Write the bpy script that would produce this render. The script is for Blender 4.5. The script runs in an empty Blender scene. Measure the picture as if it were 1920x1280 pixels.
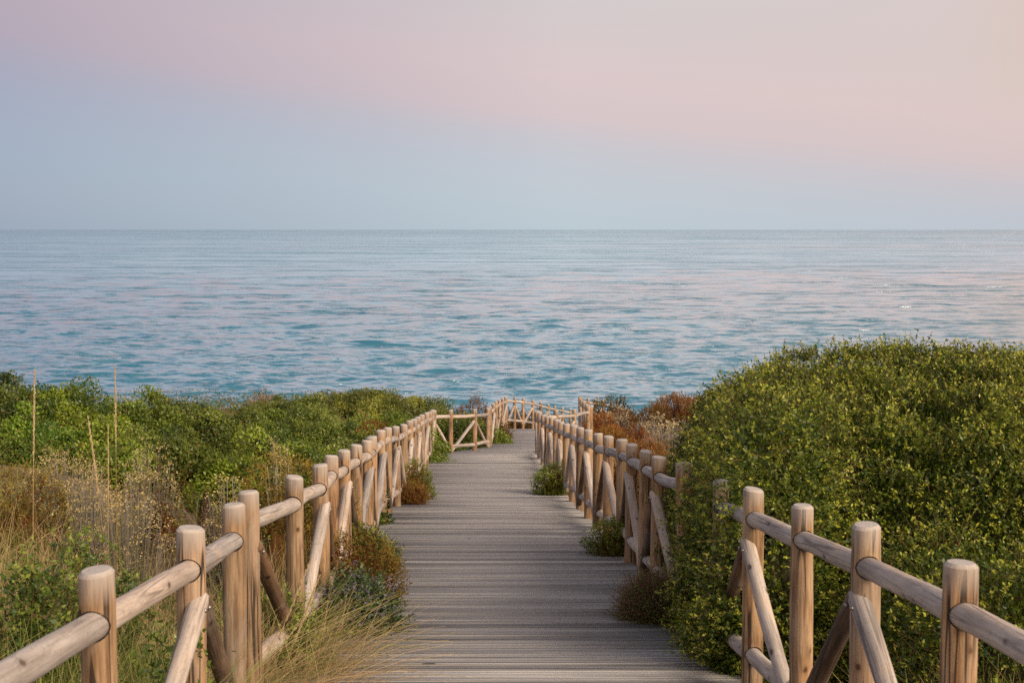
import bpy, math, random
import numpy as np
from mathutils import Vector, Matrix

random.seed(7)
RNG = np.random.default_rng(11)
SC = bpy.context.scene
COL = SC.collection
EYE = 11.0                     # camera height above the sea
FPX = 2500.0
PITCH = math.atan(210 / FPX)

# ------------------------------------------------------------------ helpers
def tag(o, label=None, cat=None, group=None, kind=None):
    if label: o['label'] = label
    if cat: o['category'] = cat
    if group: o['group'] = group
    if kind: o['kind'] = kind
    return o

def empty(name, loc, label, cat, group=None):
    o = bpy.data.objects.new(name, None)
    o.location = loc
    o.empty_display_size = 0.2
    COL.objects.link(o)
    return tag(o, label, cat, group)

def PT(px, py, Y):
    """world point seen at photo pixel px,py at distance Y in front of the camera"""
    cx, cy = (px - 960) / FPX, -(py - 640) / FPX
    dy = math.cos(PITCH) + cy * math.sin(PITCH)
    dz = -math.sin(PITCH) + cy * math.cos(PITCH)
    return Vector((cx / dy * Y, Y, EYE + dz / dy * Y))

def link_mesh(name, V, faces, mat, col=None, parent=None, smooth=False, loc=(0, 0, 0)):
    """faces: list of int arrays (n,k) with k = 3 or 4"""
    V = np.asarray(V, dtype=np.float32) - np.asarray(loc, dtype=np.float32)
    me = bpy.data.meshes.new(name)
    me.vertices.add(len(V))
    me.vertices.foreach_set('co', V.ravel())
    if not isinstance(faces, list): faces = [faces]
    idx = np.concatenate([f.ravel() for f in faces]).astype(np.int32)
    tot = np.concatenate([np.full(len(f), f.shape[1]) for f in faces]).astype(np.int32)
    start = np.concatenate([[0], np.cumsum(tot)[:-1]]).astype(np.int32)
    me.loops.add(len(idx)); me.loops.foreach_set('vertex_index', idx)
    me.polygons.add(len(tot)); me.polygons.foreach_set('loop_start', start)
    me.polygons.foreach_set('loop_total', tot)
    if smooth: me.polygons.foreach_set('use_smooth', np.ones(len(tot), dtype=bool))
    me.update(calc_edges=True)
    if col is not None:
        a = me.color_attributes.new('tint', 'FLOAT_COLOR', 'POINT')
        c = np.ones((len(V), 4), dtype=np.float32); c[:, :3] = col
        a.data.foreach_set('color', c.ravel())
    me.materials.append(mat)
    o = bpy.data.objects.new(name, me)
    o.location = loc
    COL.objects.link(o)
    if parent:
        o.parent = parent
        o.location = Vector(loc) - parent.location
    return o

def nrm(a):
    return a / np.maximum(np.linalg.norm(a, axis=-1, keepdims=True), 1e-9)

def wob(P, freq, seed, n=5):
    """smooth pseudo noise, about -1..1"""
    r = np.random.default_rng(seed)
    s = np.zeros(len(P))
    for _ in range(n):
        d = nrm(r.normal(size=3)) * freq * r.uniform(.6, 1.7)
        s += np.sin(P @ d * 2 * math.pi + r.uniform(0, 6.28))
    return s / n * 1.6

# ------------------------------------------------------------------ materials
def new_mat(name):
    m = bpy.data.materials.new(name); m.use_nodes = True
    nt = m.node_tree; nt.nodes.clear()
    out = nt.nodes.new('ShaderNodeOutputMaterial')
    return m, nt, out

def N(nt, t, **kw):
    n = nt.nodes.new(t)
    for k, v in kw.items():
        if k.startswith('_'): setattr(n, k[1:], v)
        else: n.inputs[k.replace('__', ' ')].default_value = v
    return n

def ramp(nt, fac, stops, interp='LINEAR'):
    r = nt.nodes.new('ShaderNodeValToRGB')
    r.color_ramp.interpolation = interp
    el = r.color_ramp.elements
    while len(el) < len(stops): el.new(0.5)
    for e, (p, c) in zip(el, stops):
        e.position = p
        e.color = (c, c, c, 1) if isinstance(c, (int, float)) else (*c, 1)
    if fac is not None: nt.links.new(fac, r.inputs['Fac'])
    return r

def mixc(nt, fac, a, b, mode='MIX'):
    m = nt.nodes.new('ShaderNodeMix'); m.data_type = 'RGBA'; m.blend_type = mode
    for sock, v in ((m.inputs[0], fac), (m.inputs[6], a), (m.inputs[7], b)):
        if isinstance(v, bpy.types.NodeSocket): nt.links.new(v, sock)
        elif isinstance(v, (int, float)): sock.default_value = v
        else: sock.default_value = (*v, 1)
    return m.outputs[2]

def leaf_mat(name, transl=0.3, rough=0.5, spec=0.3):
    m, nt, out = new_mat(name)
    at = N(nt, 'ShaderNodeAttribute', _attribute_name='tint')
    p = N(nt, 'ShaderNodeBsdfPrincipled', Roughness=rough)
    p.inputs['Specular IOR Level'].default_value = spec
    nt.links.new(at.outputs['Color'], p.inputs['Base Color'])
    t = N(nt, 'ShaderNodeBsdfTranslucent')
    nt.links.new(at.outputs['Color'], t.inputs['Color'])
    mx = N(nt, 'ShaderNodeMixShader'); mx.inputs[0].default_value = transl
    nt.links.new(p.outputs[0], mx.inputs[1]); nt.links.new(t.outputs[0], mx.inputs[2])
    nt.links.new(mx.outputs[0], out.inputs[0])
    return m

def log_mat(name, c_lo, c_hi, c_streak, crack=0.5, knots=True, grey_top=False):
    """round timber: grain, long cracks and knots, all in the log's own coordinates (z along the log)"""
    m, nt, out = new_mat(name)
    L = nt.links
    tc = N(nt, 'ShaderNodeTexCoord'); oi = N(nt, 'ShaderNodeObjectInfo')
    cmb = N(nt, 'ShaderNodeCombineXYZ')
    mul = N(nt, 'ShaderNodeMath', _operation='MULTIPLY'); mul.inputs[1].default_value = 53.0
    L.new(oi.outputs['Random'], mul.inputs[0])
    for i in range(3): L.new(mul.outputs[0], cmb.inputs[i])
    add = N(nt, 'ShaderNodeVectorMath', _operation='ADD')
    L.new(tc.outputs['Object'], add.inputs[0]); L.new(cmb.outputs[0], add.inputs[1])
    def mapped(sx, sz):
        mp = N(nt, 'ShaderNodeMapping'); mp.inputs['Scale'].default_value = (sx, sx, sz)
        L.new(add.outputs[0], mp.inputs['Vector']); return mp.outputs[0]
    def noise(vec, scale, detail=4, rough=.6, dist=0):
        n = N(nt, 'ShaderNodeTexNoise', Scale=scale, Detail=detail, Roughness=rough, Distortion=dist)
        L.new(vec, n.inputs['Vector']); return n.outputs['Fac']
    grain = noise(mapped(1, .06), 60, 5, .65, .6)
    broad = noise(mapped(1, .25), 9, 3, .5, .8)
    base = ramp(nt, broad, [(.3, c_lo), (.72, c_hi)]).outputs[0]
    g = ramp(nt, grain, [(.35, c_streak), (.6, (1, 1, 1))]).outputs[0]
    c = mixc(nt, .9, base, g, 'MULTIPLY')
    tone = ramp(nt, oi.outputs['Random'], [(0, (.72, .74, .78)), (.5, (.98, .97, .96)), (1, (1.08, 1.0, .93))]).outputs[0]
    c = mixc(nt, 1.0, c, tone, 'MULTIPLY')
    gw = noise(mapped(1, .4), 6, 3, .5, .6)
    c = mixc(nt, ramp(nt, gw, [(.48, 0.0), (.66, .32)]).outputs[0], c, (.36, .32, .29))
    # orange/grey stains
    st = noise(mapped(1, .35), 5, 2, .5, 1.2)
    c = mixc(nt, ramp(nt, st, [(.52, 0.0), (.75, .38)]).outputs[0], c, (c_hi[0] * 1.02, c_hi[1] * .78, c_hi[2] * .55))
    # drying cracks
    cr = noise(mapped(1, .03), 16, 2, .4, .25)
    crv = N(nt, 'ShaderNodeMath', _operation='SUBTRACT'); crv.inputs[1].default_value = .5; L.new(cr, crv.inputs[0])
    ab = N(nt, 'ShaderNodeMath', _operation='ABSOLUTE'); L.new(crv.outputs[0], ab.inputs[0])
    gate = noise(mapped(1, .3), 4, 1)
    line = ramp(nt, ab.outputs[0], [(.0, 1.0), (.009, 1.0), (.02, 0.0)]).outputs[0]
    gt = ramp(nt, gate, [(.44, 0.0), (.52, 1.0)]).outputs[0]
    cm = N(nt, 'ShaderNodeMath', _operation='MULTIPLY'); L.new(line, cm.inputs[0]); L.new(gt, cm.inputs[1])
    cm2 = N(nt, 'ShaderNodeMath', _operation='MULTIPLY'); L.new(cm.outputs[0], cm2.inputs[0]); cm2.inputs[1].default_value = crack
    c = mixc(nt, cm2.outputs[0], c, (.035, .026, .02))
    hgt = N(nt, 'ShaderNodeMath', _operation='SUBTRACT'); L.new(grain, hgt.inputs[0]); L.new(cm2.outputs[0], hgt.inputs[1])
    # knots
    if knots:
        vo = N(nt, 'ShaderNodeTexVoronoi', Scale=8.5); L.new(mapped(1, .7), vo.inputs['Vector'])
        dn = noise(add.outputs[0], 40, 2)
        da = N(nt, 'ShaderNodeMath', _operation='MULTIPLY_ADD'); da.inputs[1].default_value = .08
        L.new(dn, da.inputs[0]); L.new(vo.outputs['Distance'], da.inputs[2])
        k = ramp(nt, da.outputs[0], [(.10, 1.0), (.135, .75), (.15, .35), (.2, .12), (.27, 0.0)]).outputs[0]
        c = mixc(nt, k, c, (c_lo[0] * .28, c_lo[1] * .22, c_lo[2] * .2))
    # short diagonal scars left by bark beetles and the debarker
    sc_ = N(nt, 'ShaderNodeMapping'); sc_.inputs['Scale'].default_value = (1, 1, .8); sc_.inputs['Rotation'].default_value = (.6, .5, 0)
    L.new(add.outputs[0], sc_.inputs['Vector'])
    w = noise(sc_.outputs[0], 14, 3, .5, 2.2)
    ws = N(nt, 'ShaderNodeMath', _operation='SUBTRACT'); ws.inputs[1].default_value = .5; L.new(w, ws.inputs[0])
    wa = N(nt, 'ShaderNodeMath', _operation='ABSOLUTE'); L.new(ws.outputs[0], wa.inputs[0])
    wl = ramp(nt, wa.outputs[0], [(.0, .45 if not grey_top else .22), (.018, 0.0)]).outputs[0]
    c = mixc(nt, wl, c, (c_lo[0] * .35, c_lo[1] * .33, c_lo[2] * .33))
    if grey_top:   # weathered grey end grain and collar: a real colour of the sawn end
        ge = N(nt, 'ShaderNodeNewGeometry'); 
        at = N(nt, 'ShaderNodeAttribute', _attribute_name='tint')
        c = mixc(nt, at.outputs['Fac'], (.42, .39, .37), c)
    p = N(nt, 'ShaderNodeBsdfPrincipled', Roughness=.78); p.inputs['Specular IOR Level'].default_value = .25
    L.new(c, p.inputs['Base Color'])
    b = N(nt, 'ShaderNodeBump', Strength=.5, Distance=.006)
    L.new(hgt.outputs[0], b.inputs['Height']); L.new(b.outputs[0], p.inputs['Normal'])
    L.new(p.outputs[0], out.inputs[0])
    return m

M_POST = log_mat('post_wood', (.28, .18, .105), (.55, .39, .24), (.36, .27, .20), .95, True, True)
M_RAIL = log_mat('rail_wood', (.36, .32, .30), (.62, .57, .53), (.62, .58, .55), .5, True)
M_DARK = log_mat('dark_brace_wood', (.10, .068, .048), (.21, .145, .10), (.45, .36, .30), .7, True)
M_LEAF = leaf_mat('leaf', .28, .42, .4)
M_DRY = leaf_mat('dry_foliage', .3, .8, .1)
M_GRASS = leaf_mat('grass_blade', .35, .55, .2)

def deck_mat():
    m, nt, out = new_mat('weathered_decking'); L = nt.links
    tc = N(nt, 'ShaderNodeTexCoord')
    at = N(nt, 'ShaderNodeAttribute', _attribute_name='tint')
    sep = N(nt, 'ShaderNodeSeparateColor'); L.new(at.outputs['Color'], sep.inputs[0])
    off = N(nt, 'ShaderNodeCombineXYZ'); 
    mm = N(nt, 'ShaderNodeMath', _operation='MULTIPLY'); mm.inputs[1].default_value = 91.0; L.new(sep.outputs[1], mm.inputs[0])
    L.new(mm.outputs[0], off.inputs[0]); L.new(mm.outputs[0], off.inputs[2])
    add = N(nt, 'ShaderNodeVectorMath', _operation='ADD'); L.new(tc.outputs['Object'], add.inputs[0]); L.new(off.outputs[0], add.inputs[1])
    def nz(scale, sx, detail, dist=0., rough=.6):
        mp = N(nt, 'ShaderNodeMapping'); mp.inputs['Scale'].default_value = (sx, 1, 1)
        L.new(add.outputs[0], mp.inputs['Vector'])
        n = N(nt, 'ShaderNodeTexNoise', Scale=scale, Detail=detail, Roughness=rough, Distortion=dist)
        L.new(mp.outputs[0], n.inputs['Vector']); return n.outputs['Fac']
    g1 = nz(48, .012, 6, 0, .75); g2 = nz(7, .10, 3, 0); kn = nz(16, .3, 2, 0)
    c0 = ramp(nt, sep.outputs[0], [(0, (.185, .187, .197)), (.45, (.325, .325, .332)), (1, (.50, .50, .50))]).outputs[0]
    c1 = mixc(nt, .85, c0, ramp(nt, g1, [(.34, (.42, .42, .44)), (.5, (.95, .94, .94)), (.66, (1.35, 1.34, 1.32))]).outputs[0], 'MULTIPLY')
    c2 = mixc(nt, .6, c1, ramp(nt, g2, [(.3, (.72, .70, .72)), (.7, (1.15, 1.12, 1.08))]).outputs[0], 'MULTIPLY')
    c3 = mixc(nt, ramp(nt, kn, [(.74, 0.0), (.78, .8)]).outputs[0], c2, (.05, .04, .035))
    p = N(nt, 'ShaderNodeBsdfPrincipled', Roughness=.75); p.inputs['Specular IOR Level'].default_value = .3
    L.new(c3, p.inputs['Base Color'])
    b = N(nt, 'ShaderNodeBump', Strength=.6, Distance=.004); L.new(g1, b.inputs['Height']); L.new(b.outputs[0], p.inputs['Normal'])
    L.new(p.outputs[0], out.inputs[0]); return m

def ground_mat():
    m, nt, out = new_mat('sandy_soil'); L = nt.links
    tc = N(nt, 'ShaderNodeTexCoord')
    def nz(s, d=5):
        n = N(nt, 'ShaderNodeTexNoise', Scale=s, Detail=d, Roughness=.6); L.new(tc.outputs['Object'], n.inputs['Vector']); return n.outputs['Fac']
    c = ramp(nt, nz(.6), [(.35, (.10, .085, .05)), (.55, (.19, .14, .085)), (.75, (.30, .24, .16))]).outputs[0]
    c = mixc(nt, .7, c, ramp(nt, nz(14), [(.3, .55), (.7, 1.25)]).outputs[0], 'MULTIPLY')
    # beach beyond the dunes
    sep = N(nt, 'ShaderNodeSeparateXYZ'); L.new(tc.outputs['Object'], sep.inputs[0])
    mr = N(nt, 'ShaderNodeMapRange'); mr.inputs[1].default_value = 60; mr.inputs[2].default_value = 64; L.new(sep.outputs[1], mr.inputs[0])
    sand = ramp(nt, nz(3), [(.3, (.50, .41, .33)), (.7, (.60, .50, .41))]).outputs[0]
    c = mixc(nt, mr.outputs[0], c, sand)
    p = N(nt, 'ShaderNodeBsdfPrincipled', Roughness=.95); p.inputs['Specular IOR Level'].default_value = .1
    L.new(c, p.inputs['Base Color'])
    b = N(nt, 'ShaderNodeBump', Strength=.7, Distance=.03); L.new(nz(9), b.inputs['Height']); L.new(b.outputs[0], p.inputs['Normal'])
    L.new(p.outputs[0], out.inputs[0]); return m

def sea_mat():
    m, nt, out = new_mat('sea_water'); L = nt.links
    tc = N(nt, 'ShaderNodeTexCoord')
    def nz(s, sc, d, r=.55, dist=0.):
        mp = N(nt, 'ShaderNodeMapping'); mp.inputs['Scale'].default_value = sc; L.new(tc.outputs['Object'], mp.inputs['Vector'])
        n = N(nt, 'ShaderNodeTexNoise', Scale=s, Detail=d, Roughness=r, Distortion=dist); L.new(mp.outputs[0], n.inputs['Vector']); return n.outputs['Fac']
    patch = nz(.012, (.35, 1, 1), 4)
    deep = ramp(nt, patch, [(.3, (.012, .130, .205)), (.7, (.022, .155, .235))]).outputs[0]
    p = N(nt, 'ShaderNodeBsdfPrincipled', Roughness=.05, IOR=2.1)
    L.new(deep, p.inputs['Base Color'])
    p.inputs['Specular Tint'].default_value = (.78, .95, 1, 1)
    p.inputs['Coat Weight'].default_value = 1.0; p.inputs['Coat IOR'].default_value = 1.6; p.inputs['Coat Roughness'].default_value = .04
    # sparse steep little faces on an otherwise calm surface, at every scale; the fine ones die out with distance
    sep = N(nt, 'ShaderNodeSeparateXYZ'); L.new(tc.outputs['Object'], sep.inputs[0])
    def wave(scale, sx, det, lo, hi, amp, d0=None, d1=None, e0=None, e1=None):
        n = nz(scale, (sx, 1, 1), det, .55, .25)
        r_ = N(nt, 'ShaderNodeMapRange', _interpolation_type='SMOOTHSTEP'); r_.inputs[1].default_value = lo; r_.inputs[2].default_value = hi
        r_.inputs[3].default_value = 0; r_.inputs[4].default_value = amp; L.new(n, r_.inputs[0]); v = r_.outputs[0]
        for (p0, p1, q) in ((d0, d1, 1), (e0, e1, 0)):
            if p0 is None: continue
            g = N(nt, 'ShaderNodeMapRange'); g.inputs[1].default_value = p0; g.inputs[2].default_value = p1
            g.inputs[3].default_value = 1 - q; g.inputs[4].default_value = q; L.new(sep.outputs[1], g.inputs[0])
            m_ = N(nt, 'ShaderNodeMath', _operation='MULTIPLY'); L.new(v, m_.inputs[0]); L.new(g.outputs[0], m_.inputs[1]); v = m_.outputs[0]
        return v
    tot = None
    for v in (wave(1.3, .45, 3, .46, .72, .075, e0=100, e1=220), wave(.42, .30, 4, .52, .68, .32, e0=200, e1=460),
              wave(.12, .24, 4, .52, .66, 1.5, 90, 260, 500, 1400), wave(.034, .20, 4, .52, .66, 5.5, 260, 600, 1500, 4000),
              wave(.009, .18, 4, .51, .65, 20., 700, 1600), wave(.0022, .15, 5, .49, .65, 60., 2000, 5000)):
        if tot is None: tot = v
        else:
            ad = N(nt, 'ShaderNodeMath', _operation='ADD'); L.new(tot, ad.inputs[0]); L.new(v, ad.inputs[1]); tot = ad.outputs[0]
    bp = N(nt, 'ShaderNodeBump', Strength=1.0, Distance=1.0); L.new(tot, bp.inputs['Height'])
    L.new(bp.outputs[0], p.inputs['Normal']); L.new(bp.outputs[0], p.inputs['Coat Normal'])
    L.new(p.outputs[0], out.inputs[0]); return m

# ------------------------------------------------------------------ path geometry
def deck_z(Y):
    Y = np.asarray(Y, dtype=float)
    z = EYE - 1.63 - .117 * Y
    return np.where(Y > 49, z - .10 * (Y - 49), z)
LX = ([2, 5.1, 8.95, 12.9, 17.2, 24, 30.6, 31.0, 34.5, 38, 49, 56], [-1.15, -1.23, -1.30, -1.42, -1.53, -1.63, -1.83, -1.8, -.62, -.55, -.25, 2.44])
RX = ([2, 4, 6.87, 9.96, 13.9, 18.6, 27, 31, 31.3, 34.7, 46, 49, 56], [1.38, 1.347, 1.25, 1.1, 1.0, .76, .60, .62, .7, 2.05, 2.36, 3.3, 5.6])
def left_x(Y): return np.interp(Y, *LX)
def right_x(Y): return np.interp(Y, *RX)

def ground_z(x, Y):
    x = np.asarray(x, dtype=float); Y = np.asarray(Y, dtype=float)
    base = np.where(Y < 50, deck_z(Y) - .34, deck_z(50.) - .34 - (Y - 50) * .16)
    base = np.maximum(base, -1.6)
    side = np.clip((np.maximum(left_x(Y) - x, x - right_x(Y)) - .4) / 4, 0, 1)
    side = side * side * (3 - 2 * side)
    lift = side * (np.where(x < 0, .85, .5) + .25 * np.sin(x * .5 + Y * .3) + .12 * np.sin(x * 1.7 - Y * 1.1))
    fade = np.clip((70 - Y) / 25, 0, 1)
    return base + lift * fade + .04 * np.sin(x * 3.1 + 1) * np.sin(Y * 2.7) * fade * (side > 0.05)

def build_ground():
    t = np.linspace(-1, 1, 240)
    xs = np.sinh(t * 4.2) / math.sinh(4.2) * 400
    ys = np.concatenate([np.linspace(-40, 2, 30)[:-1], np.linspace(2, 60, 260), np.linspace(60.5, 130, 60)])
    X, Y = np.meshgrid(xs, ys)
    Z = ground_z(X.ravel(), Y.ravel())
    V = np.stack([X.ravel(), Y.ravel(), Z], 1)
    n, k = len(ys), len(xs)
    i = (np.arange(n - 1)[:, None] * k + np.arange(k - 1)[None]).ravel()
    F = np.stack([i, i + 1, i + k + 1, i + k], 1)
    o = link_mesh('ground', V, F, ground_mat(), smooth=True)
    tag(o, kind='structure')

def build_sea():
    H = EYE
    px = np.concatenate([np.linspace(230, 1.2, 620), np.linspace(1.1, .25, 12)])   # rows, in 1024-wide pixels below the horizon
    ys = H * 1333 / px
    ys[-1] = 60000
    u = np.linspace(-.62, .62, 760)
    Y = np.repeat(ys[:, None], len(u), 1)
    X = Y * u[None]
    dy = np.gradient(ys)[:, None]
    dx = Y * (u[1] - u[0])
    Z = np.zeros_like(Y)
    r = np.random.default_rng(5)
    X0, Y0 = X.copy(), Y.copy()
    for k in range(130):
        lam = .9 * (13 / .9) ** (r.random() ** 1.15)
        th = r.normal(0, .40)                    # crests roughly parallel to the shore
        kx, ky = math.sin(th) * 2 * math.pi / lam, math.cos(th) * 2 * math.pi / lam
        amp = lam * (.0066 if lam < 4.5 else .0026)
        ph = r.uniform(0, 6.28)
        vis = np.clip((lam / max(abs(math.cos(th)), .3) / dy - 2.2) / 2.5, 0, 1) * np.clip((lam / max(abs(math.sin(th)), .08) / dx - 2.2) / 2, 0, 1)
        ang = kx * X0 + ky * Y0 + ph + .6 * np.sin(X0 * .05 + k)
        mod = .55 + .6 * np.sin(X0 * .11 * (1 + k % 3) + Y0 * .05 * (1 + k % 2) + k * 1.7)
        A = amp * vis * mod
        Z += A * np.sin(ang)
        Y += A * 1.2 * np.cos(ang)          # sharpened crests
    n, c = Y.shape
    V = np.stack([X.ravel(), Y.ravel(), Z.ravel()], 1)
    i = (np.arange(n - 1)[:, None] * c + np.arange(c - 1)[None]).ravel()
    F = np.stack([i, i + 1, i + c + 1, i + c], 1)
    o = link_mesh('sea', V, F, sea_mat(), smooth=True)
    tag(o, kind='structure')

def build_deck():
    V, F, C = [], [], []
    Y = 2.2; k = 0
    w = .128; gap = .017; n_groove = 2
    while Y < 55:
        ym = Y + w / 2
        xl, xr = float(left_x(ym)) - .06, float(right_x(ym)) + .06
        slope = float(deck_z(Y + w) - deck_z(Y)) / w
        dz = random.uniform(-.003, .003)
        # profile across the plank: shallow grooves
        prof = [(0, -.03), (0, -.003), (.004, 0)]
        for g in range(n_groove):
            yc = w * (g + 1) / (n_groove + 1)
            prof += [(yc - .005, 0), (yc - .0035, -.008), (yc + .0035, -.008), (yc + .005, 0)]
        prof += [(w - .004, 0), (w, -.003), (w, -.03)]
        skew = random.uniform(-.002, .002)
        x0, x1 = xl + random.uniform(-.02, .02), xr + random.uniform(-.02, .02)
        z0 = float(deck_z(Y))
        b = len(V); m = len(prof)
        for x in (x0, x1):
            for (py, pz) in prof:
                V.append((x, Y + py + skew * (1 if x == x1 else -1), z0 + slope * py + pz + dz))
        tone = min(1, max(0, random.gauss(.47, .2)))
        C += [(tone, random.random(), 0)] * (2 * m)
        for j in range(m - 1):
            F.append((b + j, b + m + j, b + m + j + 1, b + j + 1))
        # underside
        F.append((b + m - 1, b + 2 * m - 1, b + m, b))
        # plank ends, as two strips of quads
        for s in (b, b + m):
            for j in range(0, m // 2 - 1):
                q = (s + j, s + j + 1, s + m - 2 - j, s + m - 1 - j)
                F.append(q if s == b else q[::-1])
        Y += w + gap + random.choice((-.006, -.003, 0, 0, .003, .008)); k += 1
    # side beams (stringers) under the plank ends
    for side in (-1, 1):
        ys = [2.2] + [y for y in np.arange(3, 55, 1.0)]
        for a, bb in zip(ys[:-1], ys[1:]):
            if 30 < a < 36 or a > 46: continue
            xs = [(float(left_x(t)) - .0) if side < 0 else float(right_x(t)) for t in (a, bb)]
            b = len(V)
            for t, xx in ((a, xs[0]), (bb, xs[1])):
                zz = float(deck_z(t)) - .034
                for (ox, oz) in ((-.035, 0), (.035, 0), (.035, -.26), (-.035, -.26)):
                    V.append((xx + ox, t, zz + oz)); C.append((.2, .5, 0))
            for j in range(4):
                F.append((b + j, b + (j + 1) % 4, b + 4 + (j + 1) % 4, b + 4 + j))
            F.append((b + 3, b + 2, b + 1, b)); F.append((b + 4, b + 5, b + 6, b + 7))
    o = link_mesh('boardwalk', np.array(V), np.array(F), deck_mat(), col=np.array(C))
    tag(o, kind='structure')

# ------------------------------------------------------------------ fences
def log_geo(L, r0, r1, bend=0., sides=20, chamfer=.014, seed=0, rings=None):
    """log along +z from 0 to L"""
    r = random.Random(seed)
    n = rings or max(6, int(L / .09))
    zs = [0, chamfer] + [chamfer + (L - 2 * chamfer) * i / n for i in range(1, n)] + [L - chamfer, L]
    ph = [r.uniform(0, 6.28) for _ in range(6)]
    bd = r.uniform(0, 6.28)
    V, C = [], []
    tip = r.uniform(-.14, .14) if L > .5 else 0
    for i, z in enumerate(zs):
        t = z / L
        rad = r0 + (r1 - r0) * t
        if i in (0, len(zs) - 1): rad -= chamfer * .9
        off = bend * math.sin(math.pi * t) + bend * .35 * math.sin(2.3 * math.pi * t + ph[4])
        for j in range(sides):
            a = 2 * math.pi * j / sides
            rr = rad * (1 + .032 * math.sin(2 * a + ph[0] + z * 2) + .014 * math.sin(3 * a + ph[1] - z * 3) + .026 * math.sin(z * 9 + ph[2]) + .008 * math.sin(z * 31 + a * 2 + ph[3]))
            zt = z + (rr * math.cos(a - ph[5]) * tip if i >= len(zs) - 2 else 0)
            V.append((rr * math.cos(a) + off * math.cos(bd), rr * math.sin(a) + off * math.sin(bd), zt))
            C.append((0, 0, 0) if i in (len(zs) - 1,) else ((.35,) * 3 if i == len(zs) - 2 else (1, 1, 1)))
    F = []
    for i in range(len(zs) - 1):
        for j in range(sides):
            F.append((i * sides + j, i * sides + (j + 1) % sides, (i + 1) * sides + (j + 1) % sides, (i + 1) * sides + j))
    b = len(V)
    V.append((0, 0, 0)); C.append((0, 0, 0)); V.append((0, 0, L + .002)); C.append((0, 0, 0))
    T = []
    e = (len(zs) - 1) * sides
    for j in range(sides):
        T.append((b, (j + 1) % sides, j)); T.append((b + 1, e + j, e + (j + 1) % sides))
    return np.array(V), [np.array(F), np.array(T)], np.array(C)

def place_log(name, a, b, r0, r1, mat, parent, bend=0., seed=0, sides=20, chamfer=.012):
    d = b - a
    V, F, C = log_geo(d.length, r0, r1, bend, sides, chamfer, seed)
    o = link_mesh(name, V, F, mat, col=C, smooth=True)
    q = d.to_track_quat('Z', 'Y')
    rot = Matrix.Rotation(random.uniform(0, 6.28), 4, 'Z')
    o.parent = parent
    o.data.set_sharp_from_angle(angle=math.radians(32))
    o.matrix_local = Matrix.Translation(a - parent.location) @ q.to_matrix().to_4x4() @ rot
    return o

def cut_holes(post, cutters):
    """bore the rail holes through a post (world-space cylinders a->b of radius r)"""
    bpy.context.view_layer.update()
    Vs, Fs, Ts, k = [], [], [], 0
    for (a, b, r) in cutters:
        d = (b - a).normalized(); L = (b - a).length
        q = d.to_track_quat('Z', 'Y').to_matrix().to_4x4()
        M = Matrix.Translation(a) @ q
        s = 24
        P = [M @ Vector((r * math.cos(2 * math.pi * j / s), r * math.sin(2 * math.pi * j / s), z)) for z in (0, L) for j in range(s)]
        Vs += [tuple(p) for p in P]
        Fs.append([(k + j, k + (j + 1) % s, k + s + (j + 1) % s, k + s + j) for j in range(s)])
        k0 = k; k += 2 * s
        Ts.append((tuple(range(k0 + s - 1, k0 - 1, -1)), tuple(range(k0 + s, k0 + 2 * s))))
    me = bpy.data.meshes.new('bore')
    faces = [f for g in Fs for f in g] + [f for g in Ts for f in g]
    me.from_pydata(Vs, [], faces); me.update()
    c = bpy.data.objects.new('bore', me); COL.objects.link(c)
    md = post.modifiers.new('b', 'BOOLEAN'); md.object = c; md.operation = 'DIFFERENCE'; md.solver = 'EXACT'; md.use_self = True
    bpy.context.view_layer.update()
    dg = bpy.context.evaluated_depsgraph_get()
    new = bpy.data.meshes.new_from_object(post.evaluated_get(dg))
    post.modifiers.clear()
    if len(new.vertices) > 50: 
        old = post.data; post.data = new; bpy.data.meshes.remove(old)
        try:
            new.set_sharp_from_angle(angle=math.radians(32))
        except Exception: pass
    bpy.data.objects.remove(c); bpy.data.meshes.remove(me)

R_POST, R_RAIL, H_POST = .0535, .0435, 1.10
M_STEEL = None
def screw(p, out, parent):
    global M_STEEL
    if M_STEEL is None:
        M_STEEL, nt, o_ = new_mat('zinc_steel')
        b = N(nt, 'ShaderNodeBsdfPrincipled', Roughness=.45, Metallic=.9); b.inputs['Base Color'].default_value = (.30, .28, .26, 1)
        nt.links.new(b.outputs[0], o_.inputs[0])
    out = out.normalized()
    V, F, C = log_geo(.012, .0085, .0085, 0, 10, .002, 3, rings=2)
    o = link_mesh('screw', V, F, M_STEEL, smooth=False)
    o.parent = parent
    o.matrix_local = Matrix.Translation(p - out * .004 - parent.location) @ out.to_track_quat('Z', 'Y').to_matrix().to_4x4()

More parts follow.
